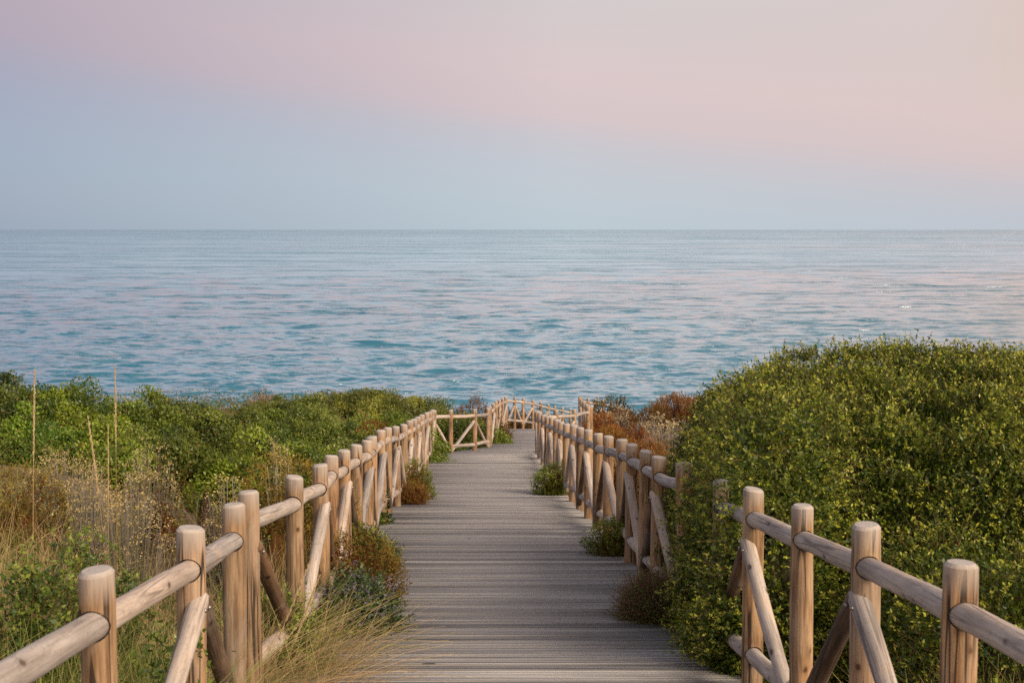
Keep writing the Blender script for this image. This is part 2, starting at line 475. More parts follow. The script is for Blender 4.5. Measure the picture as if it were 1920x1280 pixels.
def fence(posts, label, high0, group='log fences along the boardwalk', lean=True, r_post=R_POST, side=1, skip_bottom=(), free=()):
    tops = [PT(*p) if not isinstance(p, Vector) else p for p in posts]
    root = empty('log_fence', (tops[0].x, tops[0].y, tops[0].z - H_POST), label, 'fence', group)
    axis, pobj = [], []
    for i, t in enumerate(tops):
        r = r_post * random.uniform(.96, 1.06)
        foot = Vector((t.x + random.uniform(-.012, .012), t.y + random.uniform(-.012, .012), t.z - H_POST - .45))
        near = t.y < 16
        o = place_log('post', foot, t, r * 1.04, r, M_POST, root, bend=random.uniform(0, .004), seed=i * 7 + int(t.y * 10), sides=28 if near else 14)
        axis.append((foot, t)); pobj.append(o)
    cuts = [[] for _ in tops]
    def at(i, down):
        f, t = axis[i]
        return t + (f - t) * (down / (f - t).length)
    for i in range(len(tops) - 1):
        for nm, down in (('top_rail', .165), ('bottom_rail', .885)):
            if nm == 'bottom_rail' and i in skip_bottom: continue
            a, b = at(i, down + random.uniform(-.008, .008)), at(i + 1, down + random.uniform(-.008, .008))
            d = (b - a).normalized()
            R = R_RAIL * random.uniform(.96, 1.06)
            place_log(nm, a - d * .015, b + d * .015, R, R * random.uniform(.93, 1.0), M_RAIL, root, bend=random.uniform(.002, .010), seed=i * 13 + int(a.y * 7), sides=22 if a.y < 16 else 12)
            if a.y < 15: cuts[i].append((a - d * .002, a + d * .12, R + .0042))
            if b.y < 15: cuts[i + 1].append((b - d * .12, b + d * .002, R + .0042))
        hi, lo = (i, i + 1) if (i + high0) % 2 == 0 else (i + 1, i)
        A, B = at(hi, .285), at(lo, 1.02)
        d = (B - A).normalized()
        off = Vector((side * -.030, 0, 0))
        A = A + off - d * .02; B = B + off * .5 - d * .03
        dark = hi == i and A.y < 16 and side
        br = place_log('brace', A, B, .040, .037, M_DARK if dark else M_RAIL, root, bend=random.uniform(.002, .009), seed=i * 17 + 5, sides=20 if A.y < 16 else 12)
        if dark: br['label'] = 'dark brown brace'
        if A.y < 12 and side:
            screw(A + d * .07 + Vector((-side * .036, -.022, .0)), Vector((-side * .8, -.6, 0)), root)
    for o, c in zip(pobj, cuts):
        if c: cut_holes(o, c)
    return root

def build_fences():
    fence([(-128, 1215, 2.8), (180, 1067, 3.84), (357, 988, 5.05), (438, 944, 6.0)],
          'log fence in the lower left corner, its four thick pale posts nearest the camera', 0, side=-1)
    fence([(466, 920, 6.65), (552, 892, 7.8), (600, 870, 8.95), (621, 853, 10.1), (645, 843, 10.95), (668, 833, 11.9), (688, 825, 12.9),
           (697, 818, 13.7), (714, 806, 15.5), (727, 801, 16.7), (742, 799, 17.6), (757, 795, 18.8), (768, 788, 20), (776, 785, 21.2),
           (783, 781, 22.5), (791, 777, 24.1), (800, 773, 26.2), (806, 771, 28), (811, 768, 30.6)],
          'long log fence of many posts along the left edge of the boardwalk', 0, side=-1)
    fence([(814, 768.5, 31.3), (845, 768, 31.6), (890, 766.5, 32.6), (915, 764.5, 34.3)],
          'short log fence panel facing the camera, dark shrub behind it, left of the boardwalk', 0, side=0)
    fence([(918.5, 762, 35.2), (925, 756, 37.2), (930, 752, 39.5), (936, 749, 42), (941.5, 746, 44.8), (948, 744, 48)],
          'far log fence of crowded posts left of the narrow end of the boardwalk', 1, side=-1)
    fence([(949, 743.5, 48.9), (965, 744, 49.3), (981, 746, 49.7), (999, 749, 50.3), (1014, 753, 51), (1028, 757, 51.8), (1040, 760, 52.6), (1055, 763, 53.6), (1069, 766, 54.6)],
          'farthest log fence standing against the sea and sloping down to the right', 1, side=0)
    fence([(2110, 1190, 3.0), (1802, 1053, 4.0), (1624, 982, 5.05), (1505, 946, 5.9), (1413, 915, 6.85), (1352, 900, 7.9)],
          'log fence in the lower right corner, orange toned posts before the big green bush', 0, side=1)
    fence([(1282, 866, 8.95), (1236, 855, 9.96), (1212, 844, 10.86), (1185, 832, 12.0), (1166, 823, 13.0), (1141, 817, 13.9), (1121, 812, 14.9), (1103, 805, 16),
           (1088, 801, 17.2), (1076, 796, 18.3), (1062, 794, 19.4), (1052, 790, 20.6), (1043, 786, 21.9), (1034, 782, 23.4), (1026, 780, 25),
           (1019, 777, 27), (1012, 773, 29), (1007.5, 771, 31)],
          'long log fence running down the right edge of the boardwalk from the big green bush', 1, side=1)
    fence([(1011, 770.5, 31.6), (1043, 769, 32.2), (1077, 767, 33), (1103, 761, 34.2)],
          'short log fence panel crossing behind the far end of the long right fence', 0, side=0)
    fence([(1108, 760.5, 34.6), (1100, 757, 37), (1095, 752, 40), (1090, 748, 43), (1087, 744, 46.5)],
          'far log fence of tightly overlapping posts at the right turn of the boardwalk', 1, side=1)
    fence([(1091, 743, 47.2), (1103, 746.5, 47.8), (1116, 747.5, 48.6), (1130, 750, 49.4), (1146, 754, 50.2)],
          'stub of log fence going right into the dark olive shrub above the shore', 1, side=1)

# ------------------------------------------------------------------ foliage kit (numpy)
def leaves(P, D, s, wr, cols, rng, face=None, loose=.55):
    """rhombus leaves: P base, D axis, s length, wr width ratio"""
    n = len(P); D = nrm(D)
    s = np.broadcast_to(np.asarray(s, float), (n,))[:, None]
    q = rng.normal(size=(n, 3))
    if face is not None: q = face + q * loose      # blades turned outward to the light
    S = nrm(np.cross(D, q)) * s * wr * .5
    mid = P + D * s * .45
    V = np.stack([P, mid + S, P + D * s, mid - S], 1).reshape(-1, 3)
    F = np.arange(n * 4).reshape(n, 4)
    return V, F, np.repeat(cols, 4, 0)

def ribbons(P, w0, w1, cols0, cols1, rng):
    """P (n,k,3) polylines as flat tapering ribbons"""
    n, k, _ = P.shape
    T = nrm(np.gradient(P, axis=1))
    side = nrm(np.cross(T, nrm(rng.normal(size=(n, 1, 3)))))
    t = np.linspace(0, 1, k)[None, :, None]
    w = (np.asarray(w0).reshape(-1, 1, 1) * (1 - t) + np.asarray(w1).reshape(-1, 1, 1) * t) * .5
    V = np.stack([P - side * w, P + side * w], 2).reshape(-1, 3)
    base = (np.arange(n) * k * 2)[:, None] + (np.arange(k - 1) * 2)[None]
    F = np.stack([base, base + 1, base + 3, base + 2], -1).reshape(-1, 4)
    C = (cols0[:, None] * (1 - t) + cols1[:, None] * t)
    C = np.repeat(C[:, :, None], 2, 2).reshape(-1, 3)
    return V, F, C

class Geo:
    def __init__(s): s.V, s.F, s.C, s.n = [], [], [], 0
    def add(s, vfc):
        V, F, C = vfc
        s.V.append(V); s.F.append(F + s.n); s.C.append(C); s.n += len(V)
    def link(s, name, mat, parent=None, loc=(0, 0, 0)):
        return link_mesh(name, np.concatenate(s.V), np.concatenate(s.F), mat, col=np.clip(np.concatenate(s.C), 0, 1), parent=parent, loc=loc)

def lerp(a, b, t):
    a, b = np.array(a), np.array(b)
    return a + (b - a) * np.asarray(t)[:, None]

def dome(n, rx, ry, h, p, rng, low=-.12, lump=.1, lf=.6, seed=1, front=True, flare=1.0):
    """points and normals on a lumpy superellipsoid dome whose base is at z = 0"""
    D = nrm(rng.normal(size=(int(n * (3.2 if front else 2.2)), 3)))
    D = D[D[:, 2] > low]
    if front:   # sparser on the side that is turned to the sea
        D = D[(D[:, 1] < .25) | (D[:, 2] > .35) | (rng.random(len(D)) < .35)]
    D = D[:n]
    r = (np.abs(D[:, 0] / rx) ** p + np.abs(D[:, 1] / ry) ** p + np.abs(D[:, 2] / h) ** p) ** (-1 / p)
    P = D * r[:, None]
    Nn = nrm(np.sign(D) * np.stack([np.abs(P[:, 0] / rx) ** (p - 1) / rx, np.abs(P[:, 1] / ry) ** (p - 1) / ry, np.abs(P[:, 2] / h) ** (p - 1) / h], 1))
    P = P + Nn * (wob(P, lf, seed) * lump + wob(P, lf * 2.7, seed + 1) * lump * .45)[:, None]
    P[:, 2] = np.maximum(P[:, 2], -.05)
    return P, Nn

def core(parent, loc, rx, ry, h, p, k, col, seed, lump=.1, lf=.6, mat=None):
    """solid inner wood of a shrub, coloured dark to paint shade into the leaf gaps"""
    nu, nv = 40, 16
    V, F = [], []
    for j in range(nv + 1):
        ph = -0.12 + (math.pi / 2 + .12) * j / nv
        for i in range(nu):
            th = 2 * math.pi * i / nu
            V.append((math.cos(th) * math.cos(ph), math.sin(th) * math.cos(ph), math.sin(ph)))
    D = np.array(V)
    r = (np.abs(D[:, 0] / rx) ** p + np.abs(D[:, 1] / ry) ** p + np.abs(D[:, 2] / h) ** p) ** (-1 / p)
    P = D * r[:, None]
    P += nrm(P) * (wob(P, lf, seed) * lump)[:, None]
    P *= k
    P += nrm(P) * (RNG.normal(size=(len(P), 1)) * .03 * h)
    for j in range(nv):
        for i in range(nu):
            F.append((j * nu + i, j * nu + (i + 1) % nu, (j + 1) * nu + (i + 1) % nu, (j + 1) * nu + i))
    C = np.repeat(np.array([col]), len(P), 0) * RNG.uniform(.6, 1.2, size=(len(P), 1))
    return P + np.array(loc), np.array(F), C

def px_size(Y, px=1.7): return px * Y / FPX

def stems(loc, rx, ry, h, rng, n=9, col=(.16, .11, .08), r=.02):
    """branches that rise from the foot and fork out to the crown"""
    g = Geo()
    A = rng.uniform(0, 6.28, n); R = rng.uniform(.3, .85, n)
    k = 6; t = np.linspace(0, 1, k)
    P = np.zeros((n, k, 3))
    P[:, :, 0] = (np.cos(A) * R * rx)[:, None] * (t ** .8)[None] + rng.normal(size=(n, k)) * .03 * rx
    P[:, :, 1] = (np.sin(A) * R * ry)[:, None] * (t ** .8)[None] + rng.normal(size=(n, k)) * .03 * ry
    P[:, :, 2] = (h * rng.uniform(.55, .9, n))[:, None] * (t ** 1.1)[None] - .05
    P += np.array(loc)
    c = lerp(col, (col[0] * 1.5, col[1] * 1.4, col[2] * 1.3), rng.random(n))
    for q in range(3):
        g.add(ribbons(P, np.full(n, r * 2), np.full(n, r * .6), c, c, rng))
    return g

GAP_SHADE_WOOD = np.array((.040, .036, .020))  # bark tone kept very dark, standing in for shade between the leaves
def shrub_base(px, ytop, Y, hw, hmin=.3, depth=.85):
    t = PT(px, ytop, Y)
    rx = hw * Y / FPX
    gz = float(ground_z(t.x, Y))
    h = max(t.z - gz, hmin)
    rx = max(rx, min(h * .5, rx * 1.6))
    return t, rx, rx * depth, gz, h

def mastic(px, ytop, Y, hw, label, seed, c0=(.030, .062, .012), c1=(.115, .19, .022), name='mastic_shrub', cat='shrub', group='dark green shrubs behind the left fence',
           leaf=.048, clump=.25, cover=1.1, jit=.45, hmin=.4, depth=.85, p=2.3):
    rng = np.random.default_rng(seed)
    t, rx, ry, gz, h = shrub_base(px, ytop, Y, hw, hmin, depth)
    loc = (t.x, Y, gz)
    root = empty(name, loc, label, cat, group)
    leaf = max(leaf, px_size(Y, 4.2))
    clump = max(clump, px_size(Y, 27))
    h = max(h - clump * 1.2, h * .55)
    area = 2.4 * (rx * h + ry * h + rx * ry)
    nc = int(area / (clump ** 2) * 1.15)
    Cp, Cn = dome(nc, rx * .93, ry * .93, h * .93, p, rng, lump=.06 * h, lf=.5 / max(rx, .6), seed=seed)
    nc = len(Cp)
    per = int(max(18, 2 * math.pi * clump ** 2 / (leaf * leaf * .5) * 1.05 * cover))
    cc = rng.random(nc) ** 1.3
    cr = clump * rng.uniform(.6, 1.3, nc)
    Cp = Cp + Cn * (rng.normal(size=(nc, 1)) * clump * jit)
    U = nrm(rng.normal(size=(nc, per, 3)) + Cn[:, None] * .9 + np.array([0, 0, .35]))
    rad = cr[:, None, None] * (rng.uniform(.55, 1.1, (nc, per, 1)))
    P = (Cp[:, None] + U * rad).reshape(-1, 3) + np.array(loc)
    P[:, 2] = np.maximum(P[:, 2], gz - .02)
    D = nrm(U.reshape(-1, 3) * .45 + rng.normal(size=(nc * per, 3)) * .6 + np.array([0, 0, .3]))
    tt = np.clip(np.repeat(cc, per) * .8 + rng.random(nc * per) * .3 - .05, 0, 1)
    col = lerp(c0, c1, tt)
    old = rng.random(len(col)) < .02
    col[old] = np.array([.22, .12, .03])
    s = leaf * rng.uniform(.7, 1.25, len(P))
    g = Geo(); g.add(leaves(P, D, s, .55, col, rng, U.reshape(-1, 3), .3))
    g.link('foliage', M_LEAF, root, loc)
    gb = stems(loc, rx, ry, h, rng, 8)
    gb.add(core(root, loc, rx, ry, h, p, .74, GAP_SHADE_WOOD, seed))
    gb.link('branches', M_DRY, root, loc)
    return root

def sprig_bush(center, rx, ry, h, p, label, seed, n_twig, name='dense_bush', cat='bush', group=None, leaf=.029, tl=(.10, .30), per=16,
               c0=(.014, .044, .008), c1=(.31, .38, .03), tip=(.40, .38, .06), stemc=(.17, .09, .05), lump=.13, lf=.45, fill=.8, upb=.35, corek=.86):
    """shrub of fine wiry twigs set with tiny leaves"""
    rng = np.random.default_rng(seed)
    loc = tuple(center)
    root = empty(name, loc, label, cat, group)
    Pb, Nb = dome(n_twig, rx, ry, h, p, rng, lump=lump, lf=lf, seed=seed)
    n = len(Pb)
    # deeper gaps between shoots
    depth = wob(Pb, 1.1, seed + 9) * .18 + wob(Pb, 2.4, seed + 10) * .19
    depth = np.where(depth > 0, np.minimum(depth, .06), depth * 1.25)
    Pb = Pb - Nb * (.08 - depth)[:, None]
    L = rng.uniform(tl[0], tl[1], n) * rng.uniform(.9, 1.15, n)
    D = nrm(Nb + rng.normal(size=(n, 3)) * .55 + np.array([0, 0, upb]))
    curl = nrm(rng.normal(size=(n, 3))) * .35
    k = 5; t = np.linspace(0, 1, k)[None, :, None]
    P = Pb[:, None] + D[:, None] * L[:, None, None] * t + curl[:, None] * L[:, None, None] * t ** 2 + np.array(loc)
    g = Geo(); gt = Geo()
    sc = np.repeat([stemc], n, 0)
    gt.add(ribbons(P, np.full(n, .003), np.full(n, .0015), sc, sc * 1.4, rng))
    gt.add(core(root, loc, rx, ry, h, p, corek, GAP_SHADE_WOOD, seed, lump, lf))
    gt.link('twigs', M_DRY, root, loc)
    u = rng.random((n, per)) ** .75
    ii = np.arange(n)[:, None]
    f = u * (k - 1); i0 = np.minimum(f.astype(int), k - 2); fr = (f - i0)[..., None]
    LP = P[ii, i0] * (1 - fr) + P[ii, i0 + 1] * fr
    LD = nrm(D[:, None] * .6 + rng.normal(size=(n, per, 3)) * .9)
    ct = np.clip(.0 + .55 * rng.random((n, 1)) ** 1.8 + .22 * rng.random((n, per)) + .12 * wob(Pb, .7, seed + 3)[:, None], 0, 1)
    col = lerp(c0, c1, ct.ravel())
    young = (u * rng.uniform(.6, 1.25, (n, 1)) > .82).ravel()
    col[young] = lerp(c1, tip, rng.random(young.sum()))
    g.add(leaves(LP.reshape(-1, 3), LD.reshape(-1, 3), leaf * rng.uniform(.65, 1.2, n * per), .5, col, rng, np.repeat(D, per, 0) * .8 + np.array([0, 0, .3]), .7))
    # inner leaf layer
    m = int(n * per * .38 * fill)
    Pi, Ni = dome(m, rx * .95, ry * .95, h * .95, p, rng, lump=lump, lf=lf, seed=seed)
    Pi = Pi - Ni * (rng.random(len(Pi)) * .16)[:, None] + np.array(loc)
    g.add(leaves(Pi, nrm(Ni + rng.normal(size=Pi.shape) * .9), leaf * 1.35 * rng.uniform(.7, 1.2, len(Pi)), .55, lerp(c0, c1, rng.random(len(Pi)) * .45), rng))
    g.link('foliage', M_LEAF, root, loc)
    return root

def heath(px, ytop, Y, hw, label, seed, c0, c1, under=(.14, .045, .02), name='heath_shrub', cat='shrub', group='rust and olive heath shrubs', hmin=.25, dens=1.0, depth=.9, base_y=None, tl=1.0, gz=None):
    """low shrub of upright bottle-brush shoots"""
    rng = np.random.default_rng(seed)
    t, rx, ry, g0, h = shrub_base(px, ytop, Y, hw, hmin, depth)
    if gz is not None: g0 = gz; h = max(t.z - g0, .15)
    loc = (t.x, Y, g0)
    root = empty(name, loc, label, cat, group)
    L0 = max(.10, px_size(Y, 12)) * tl
    area = 2.4 * (rx * h + ry * h + rx * ry)
    n = int(area / (L0 * .30) ** 2 * .55 * dens)
    n = min(max(n, 120), 9000)
    hh = max(h - L0 * .6, h * .6)
    Pb, Nb = dome(n, max(rx - L0 * .4, rx * .6), max(ry - L0 * .4, ry * .6), hh, 2.2, rng, low=-.02, lump=.07 * h, lf=.8 / max(rx, .4), seed=seed)
    n = len(Pb)
    D = nrm(Nb * .8 + rng.normal(size=(n, 3)) * .3 + np.array([0, 0, .8]))
    L = L0 * rng.uniform(.7, 1.5, n)
    per = 14
    u = rng.random((n, per))
    LP = Pb[:, None] + D[:, None] * (L[:, None] * u)[..., None] + np.array(loc)
    LD = nrm(D[:, None] * 1.0 + rng.normal(size=(n, per, 3)) * .55)
    ls = max(.022, px_size(Y, 3.6))
    cl = np.clip(rng.random(n) * .7 + .3 * wob(Pb, 1.0 / max(rx, .3), seed + 5), 0, 1)
    col = lerp(c0, c1, np.clip(cl[:, None] * .8 + u * .3 + rng.random((n, per)) * .15 - .1, 0, 1).ravel())
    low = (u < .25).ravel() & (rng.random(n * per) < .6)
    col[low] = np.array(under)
    g = Geo()
    g.add(leaves(LP.reshape(-1, 3), LD.reshape(-1, 3), ls * rng.uniform(.7, 1.3, n * per), .33, col, rng))
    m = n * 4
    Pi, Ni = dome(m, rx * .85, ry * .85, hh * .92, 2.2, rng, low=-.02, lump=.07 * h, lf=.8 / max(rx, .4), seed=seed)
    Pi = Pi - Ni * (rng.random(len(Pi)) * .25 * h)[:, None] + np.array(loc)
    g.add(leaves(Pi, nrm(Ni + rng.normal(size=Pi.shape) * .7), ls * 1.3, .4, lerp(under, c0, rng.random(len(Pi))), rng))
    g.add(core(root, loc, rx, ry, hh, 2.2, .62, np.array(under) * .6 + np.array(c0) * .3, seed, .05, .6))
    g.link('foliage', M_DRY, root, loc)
    stems(loc, rx, ry, h * .8, rng, 6, r=.01).link('stems', M_DRY, root, loc)
    return root

def everlasting(px, ytop, Y, hw, label, seed, name='everlasting_plant', stemc=(.22, .20, .17), head=(.52, .42, .20), group='yellow flowered everlasting plants', n=None, hmin=.3, sp=1.0):
    """grey stems fanned upward, each ending in a cluster of tiny yellow heads"""
    rng = np.random.default_rng(seed)
    t, rx, ry, gz, h = shrub_base(px, ytop, Y, hw, hmin, .8)
    loc = (t.x, Y, gz)
    root = empty(name, loc, label, 'flowering plant', group)
    n = n or int(min(520, max(90, 1400 * rx * ry)))
    a = rng.uniform(0, 6.28, n); r = np.sqrt(rng.random(n))
    base = np.stack([np.cos(a) * r * rx * .55, np.sin(a) * r * ry * .55, np.zeros(n)], 1)
    topz = h * (1 - .38 * r ** 2) * rng.uniform(.78, 1.02, n)
    tip = np.stack([np.cos(a) * r * rx * 1.0, np.sin(a) * r * ry * 1.0, topz], 1) + rng.normal(size=(n, 3)) * .02
    k = 5; tt = np.linspace(0, 1, k)[None, :, None]
    P = base[:, None] * (1 - tt) + tip[:, None] * tt
    P[:, :, :2] -= (tip - base)[:, None, :2] * (tt * (1 - tt)) * .5
    P = P + np.array(loc)
    c = lerp(stemc, np.array(stemc) * 1.35, rng.random(n))
    g = Geo()
    w = max(.0045, px_size(Y, 1.2))
    for _ in range(2): g.add(ribbons(P, np.full(n, w * 1.3), np.full(n, w), c * .8, c, rng))
    # narrow grey leaves up each stem
    per = 12; u = rng.random((n, per)) * .85
    f = u * (k - 1); i0 = np.minimum(f.astype(int), k - 2); fr = (f - i0)[..., None]; ii = np.arange(n)[:, None]
    LP = P[ii, i0] * (1 - fr) + P[ii, i0 + 1] * fr
    ld = nrm(rng.normal(size=(n * per, 3)) * .6 + np.array([0, 0, .9]))
    g.add(leaves(LP.reshape(-1, 3), ld, max(.03, px_size(Y, 8)) * rng.uniform(.6, 1.2, n * per), .13, lerp((.14, .15, .10), (.27, .26, .22), rng.random(n * per)), rng))
    g.link('stems', M_DRY, root, loc)
    gh = Geo(); q = 15
    cr = max(.024, px_size(Y, 6)) * sp
    HP = (P[:, -1][:, None] + rng.normal(size=(n, q, 3)) * np.array([cr, cr, cr * .45])).reshape(-1, 3)
    hs = max(.010, px_size(Y, 2.6))
    gh.add(leaves(HP, nrm(rng.normal(size=HP.shape) + np.array([0, 0, .8])), hs * rng.uniform(.8, 1.4, len(HP)), .9, lerp(np.array(head) * .7, np.minimum(np.array(head) * 1.3, .9), rng.random(len(HP))), rng))
    gh.link('flower_heads', M_DRY, root, loc)
    return root

def tangle(px, ytop, Y, hw, label, seed, c0=(.11, .075, .07), c1=(.24, .17, .15), name='dry_shrub', group='leafless dry twig shrubs', n=None, hmin=.25, gz=None, leafc=None, depth=.85):
    """bare shrub: fine forking dead twigs"""
    rng = np.random.default_rng(seed)
    t, rx, ry, g0, h = shrub_base(px, ytop, Y, hw, hmin, depth)
    if gz is not None: g0 = gz; h = max(t.z - g0, .15)
    loc = (t.x, Y, g0)
    root = empty(name, loc, label, 'shrub', group)
    n = n or int(min(5200, max(700, 9000 * rx * h)))
    B, Nn = dome(n, rx * .62, ry * .62, h * .62, 2.1, rng, low=-.05, lump=.05, seed=seed)
    B *= rng.uniform(.25, 1, (len(B), 1)) ** .5
    n = len(B)
    D = nrm(Nn + rng.normal(size=(n, 3)) * .6 + np.array([0, 0, .25]))
    k = 5; tt = np.linspace(0, 1, k)[None, :, None]
    L = (rng.uniform(.18, .42, n) * min(rx, h) * 1.6)[:, None, None]
    P = B[:, None] + D[:, None] * L * tt + np.cumsum(rng.normal(size=(n, k, 3)), 1) * .05 * L + np.array(loc)
    c = lerp(c0, c1, rng.random(n))
    w = max(.0028, px_size(Y, .95))
    g = Geo(); g.add(ribbons(P, np.full(n, w * 1.5), np.full(n, w * .7), c, c * 1.15, rng))
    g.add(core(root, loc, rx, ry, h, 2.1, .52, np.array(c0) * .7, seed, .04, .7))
    g.link('twigs', M_DRY, root, loc)
    if leafc is not None:
        m = n * 3; gl = Geo()
        idx = rng.integers(0, n, m)
        LP = P[idx, rng.integers(2, k, m)]
        gl.add(leaves(LP, rng.normal(size=(m, 3)), max(.012, px_size(Y, 3)) * rng.uniform(.7, 1.3, m), .5, lerp(leafc, np.array(leafc) * 1.8, rng.random(m)), rng))
        gl.link('foliage', M_LEAF, root, loc)
    return root

# ------------------------------------------------------------------ plants
GREEN_A = dict(c0=(.030, .066, .012), c1=(.27, .35, .03))
GREEN_B = dict(c0=(.022, .046, .010), c1=(.18, .225, .028))
OLIVE = dict(c0=(.07, .09, .018), c1=(.29, .31, .045))
def build_plants():
    # ---- left mass of dark mastic shrubs
    S = [
        (-30, 700, 18.5, 120, 'dark green shrub with a brownish top, highest and leftmost of the left shrubs', GREEN_B),
        (95, 716, 19.5, 120, 'dark green skyline shrub behind the thickest upright grass stalk', GREEN_A),
        (215, 738, 20.5, 110, 'dense green shrub on the skyline behind the tall thin straight grass stalk', GREEN_A),
        (330, 743, 21.5, 100, 'dark rounded shrub in the middle of the left shrub row, bare branches in front', GREEN_B),
        (420, 757, 23, 80, 'dark green shrub at the right end of the left shrub row with ragged top shoots', GREEN_B),
        (485, 782, 24.5, 70, 'low green shrub sloping down right below the small tan dry mound', GREEN_A),
        (55, 775, 15.5, 90, 'bright yellowish green shrub standing in front of the left shrub row', dict(c0=(.05, .11, .014), c1=(.23, .34, .03))),
        (190, 805, 15.0, 75, 'low mid green shrub behind the yellow everlasting flowers', GREEN_A),
        (300, 790, 16.5, 85, 'dark shaded shrub below the middle of the left shrub row', GREEN_B),
        (455, 825, 16, 80, 'bright green rounded shrub left of the pale stemmed flowering tuft', GREEN_A),
        (560, 810, 18.5, 85, 'mid green shrub around the pale stemmed flowering tuft', GREEN_A),
        (605, 840, 15.5, 60, 'small dark green shrub just behind the thick posts of the left fence', GREEN_B),
    ]
    for i, (px, y, Y, hw, lab, c) in enumerate(S):
        mastic(px, y, Y, hw, lab, 100 + i, **c)
    S = [
        (545, 756, 31, 75, 'flat topped dark shrub right of the small tan dry mound', GREEN_B),
        (690, 739, 37, 150, 'broad smooth olive green dome of shrub on the skyline left of the boardwalk end', dict(OLIVE, jit=.1)),
        (590, 775, 27, 85, 'pale green shrub with light shoots below the broad olive dome', dict(c0=(.06, .10, .02), c1=(.25, .31, .05))),
        (665, 800, 23, 60, 'dark green shrub left of the small red brown bush', GREEN_B),
        (725, 775, 30, 75, 'green shrub between the broad olive dome and the left fence', GREEN_A),
        (800, 752, 38, 50, 'dark green shrub on the skyline above the cross fence panel, left one of two', GREEN_B),
        (840, 755, 40, 40, 'dark green shrub on the skyline above the cross fence panel, right one of two', GREEN_B),
        (865, 786, 36.5, 62, 'dark green shrub seen through the cross fence panel', GREEN_B),
        (770, 790, 28, 40, 'small green shrub close behind the far end of the left fence', GREEN_A),
        (520, 770, 28, 60, 'bright green low shrub below the flat topped dark one', GREEN_A),
    ]
    for i, (px, y, Y, hw, lab, c) in enumerate(S):
        mastic(px, y, Y, hw, lab, 140 + i, clump=.22, **c)
    heath(694, 790, 25, 29, 'small red brown bush standing beside the left fence among green shrubs', 200, (.16, .045, .018), (.34, .11, .035))
    tangle(650, 795, 23.5, 34, 'purple grey dry shrub left of the small red brown bush', 201)
    heath(492, 738, 46, 28, 'small tan dry mound on the skyline in the gap above the beach', 202, (.30, .19, .12), (.48, .34, .20))
    heath(890, 751, 42, 28, 'brown heath shrub on the skyline just left of the far end fence', 203, (.15, .07, .035), (.30, .15, .06))
    # ---- olive and rust heath, left middle
    heath(545, 853, 11.8, 85, 'golden olive heath shrub behind the thick posts of the left fence', 210, (.15, .11, .02), (.48, .33, .07), under=(.12, .06, .02))
    heath(505, 872, 10.0, 60, 'lower olive heath shrub close behind the left fence', 211, (.12, .10, .02), (.38, .29, .055))
    heath(30, 868, 9.5, 75, 'rusty gold heath shrub at the left edge below the dark shrubs', 212, (.12, .09, .02), (.34, .25, .05))
    heath(305, 870, 10.5, 55, 'olive heath shrub between the biggest yellow everlasting and the dry twig shrub', 213, (.09, .08, .018), (.26, .21, .04), under=(.13, .03, .015))
    heath(400, 905, 9.2, 55, 'olive green heath in grass in front of the dry twig shrub', 214, (.09, .09, .02), (.27, .24, .045))
    # ---- everlastings
    everlasting(110, 838, 10.2, 62, 'straw yellow everlasting plant behind the rusty gold heath', 220)
    everlasting(235, 862, 8.6, 58, 'largest yellow everlasting plant in the centre of the left grass patch', 221)
    everlasting(282, 829, 11.5, 36, 'pale yellow everlasting plant under the dark shrubs, behind the largest one', 222)
    everlasting(165, 862, 9.3, 40, 'everlasting plant with grey stems left of the largest yellow one', 223)
    everlasting(418, 880, 9.0, 28, 'thin everlasting plant with golden heads in front of the dry twig shrub', 224, n=90)
    everlasting(445, 890, 8.9, 26, 'small golden everlasting plant just left of the double fence posts', 225, n=60)
    everlasting(523, 806, 14.6, 20, 'pale stemmed flowering tuft alone among the green shrubs', 226, stemc=(.42, .38, .28), n=40)
    # ---- dry twig shrubs
    tangle(378, 830, 9.5, 84, 'large purple brown dry twig shrub in the left middle', 230, c0=(.15, .105, .10), c1=(.34, .25, .23), n=5200)
    tangle(382, 812, 13, 20, 'small rounded brown dry twig ball above the large dry twig shrub', 231)
    tangle(150, 880, 9.0, 60, 'dark grey dry twig shrub beneath the yellow everlastings', 232, c0=(.06, .05, .06), c1=(.17, .14, .15))
    # ---- near left, low leafy plants
    NL = [(150, 970, 6.6, 62, 'leafy green plant with some orange tips behind the first left rail'),
          (55, 1040, 5.6, 95, 'tall blurred leafy plant at the left edge close to the camera'),
          (300, 1150, 5.0, 60, 'bright green leafy plant under the second left rail'),
          (240, 1040, 6.2, 60, 'green leafy plant between the first and second left posts, set back in grass'),
          (548, 1150, 7.5, 72, 'bright green leafy plant on the boardwalk edge right of the third left post'),
          (470, 960, 7.6, 45, 'green leafy plant behind the pair of left posts')]
    for i, (px, y, Y, hw, lab) in enumerate(NL):
        t = PT(px, y, Y); rx = hw * Y / FPX; gz = float(ground_z(t.x, Y))
        h = max(t.z - gz, .3)
        sprig_bush((t.x, Y, gz), rx, rx * .9, h, 2.2, lab, 300 + i, int(1500 + 16000 * rx * h), name='leafy_plant', cat='plant', group='leafy green plants by the left fence',
                   leaf=.026, tl=(.08, .22), per=16, corek=.6, c0=(.045, .09, .018), c1=(.26, .35, .05), tip=(.32, .24, .05) if i == 0 else (.27, .31, .06), lump=.06, lf=1.2, upb=.7)
    # ---- boardwalk edge, left
    dz = lambda Y: float(deck_z(Y))
    heath(768, 862, 18.8, 27, 'olive bush tuft growing through the left fence onto the boardwalk, rusty at its foot', 310, (.07, .10, .018), (.28, .31, .055), under=(.24, .08, .025), gz=dz(18.8), group='bushy tufts on the boardwalk edge')
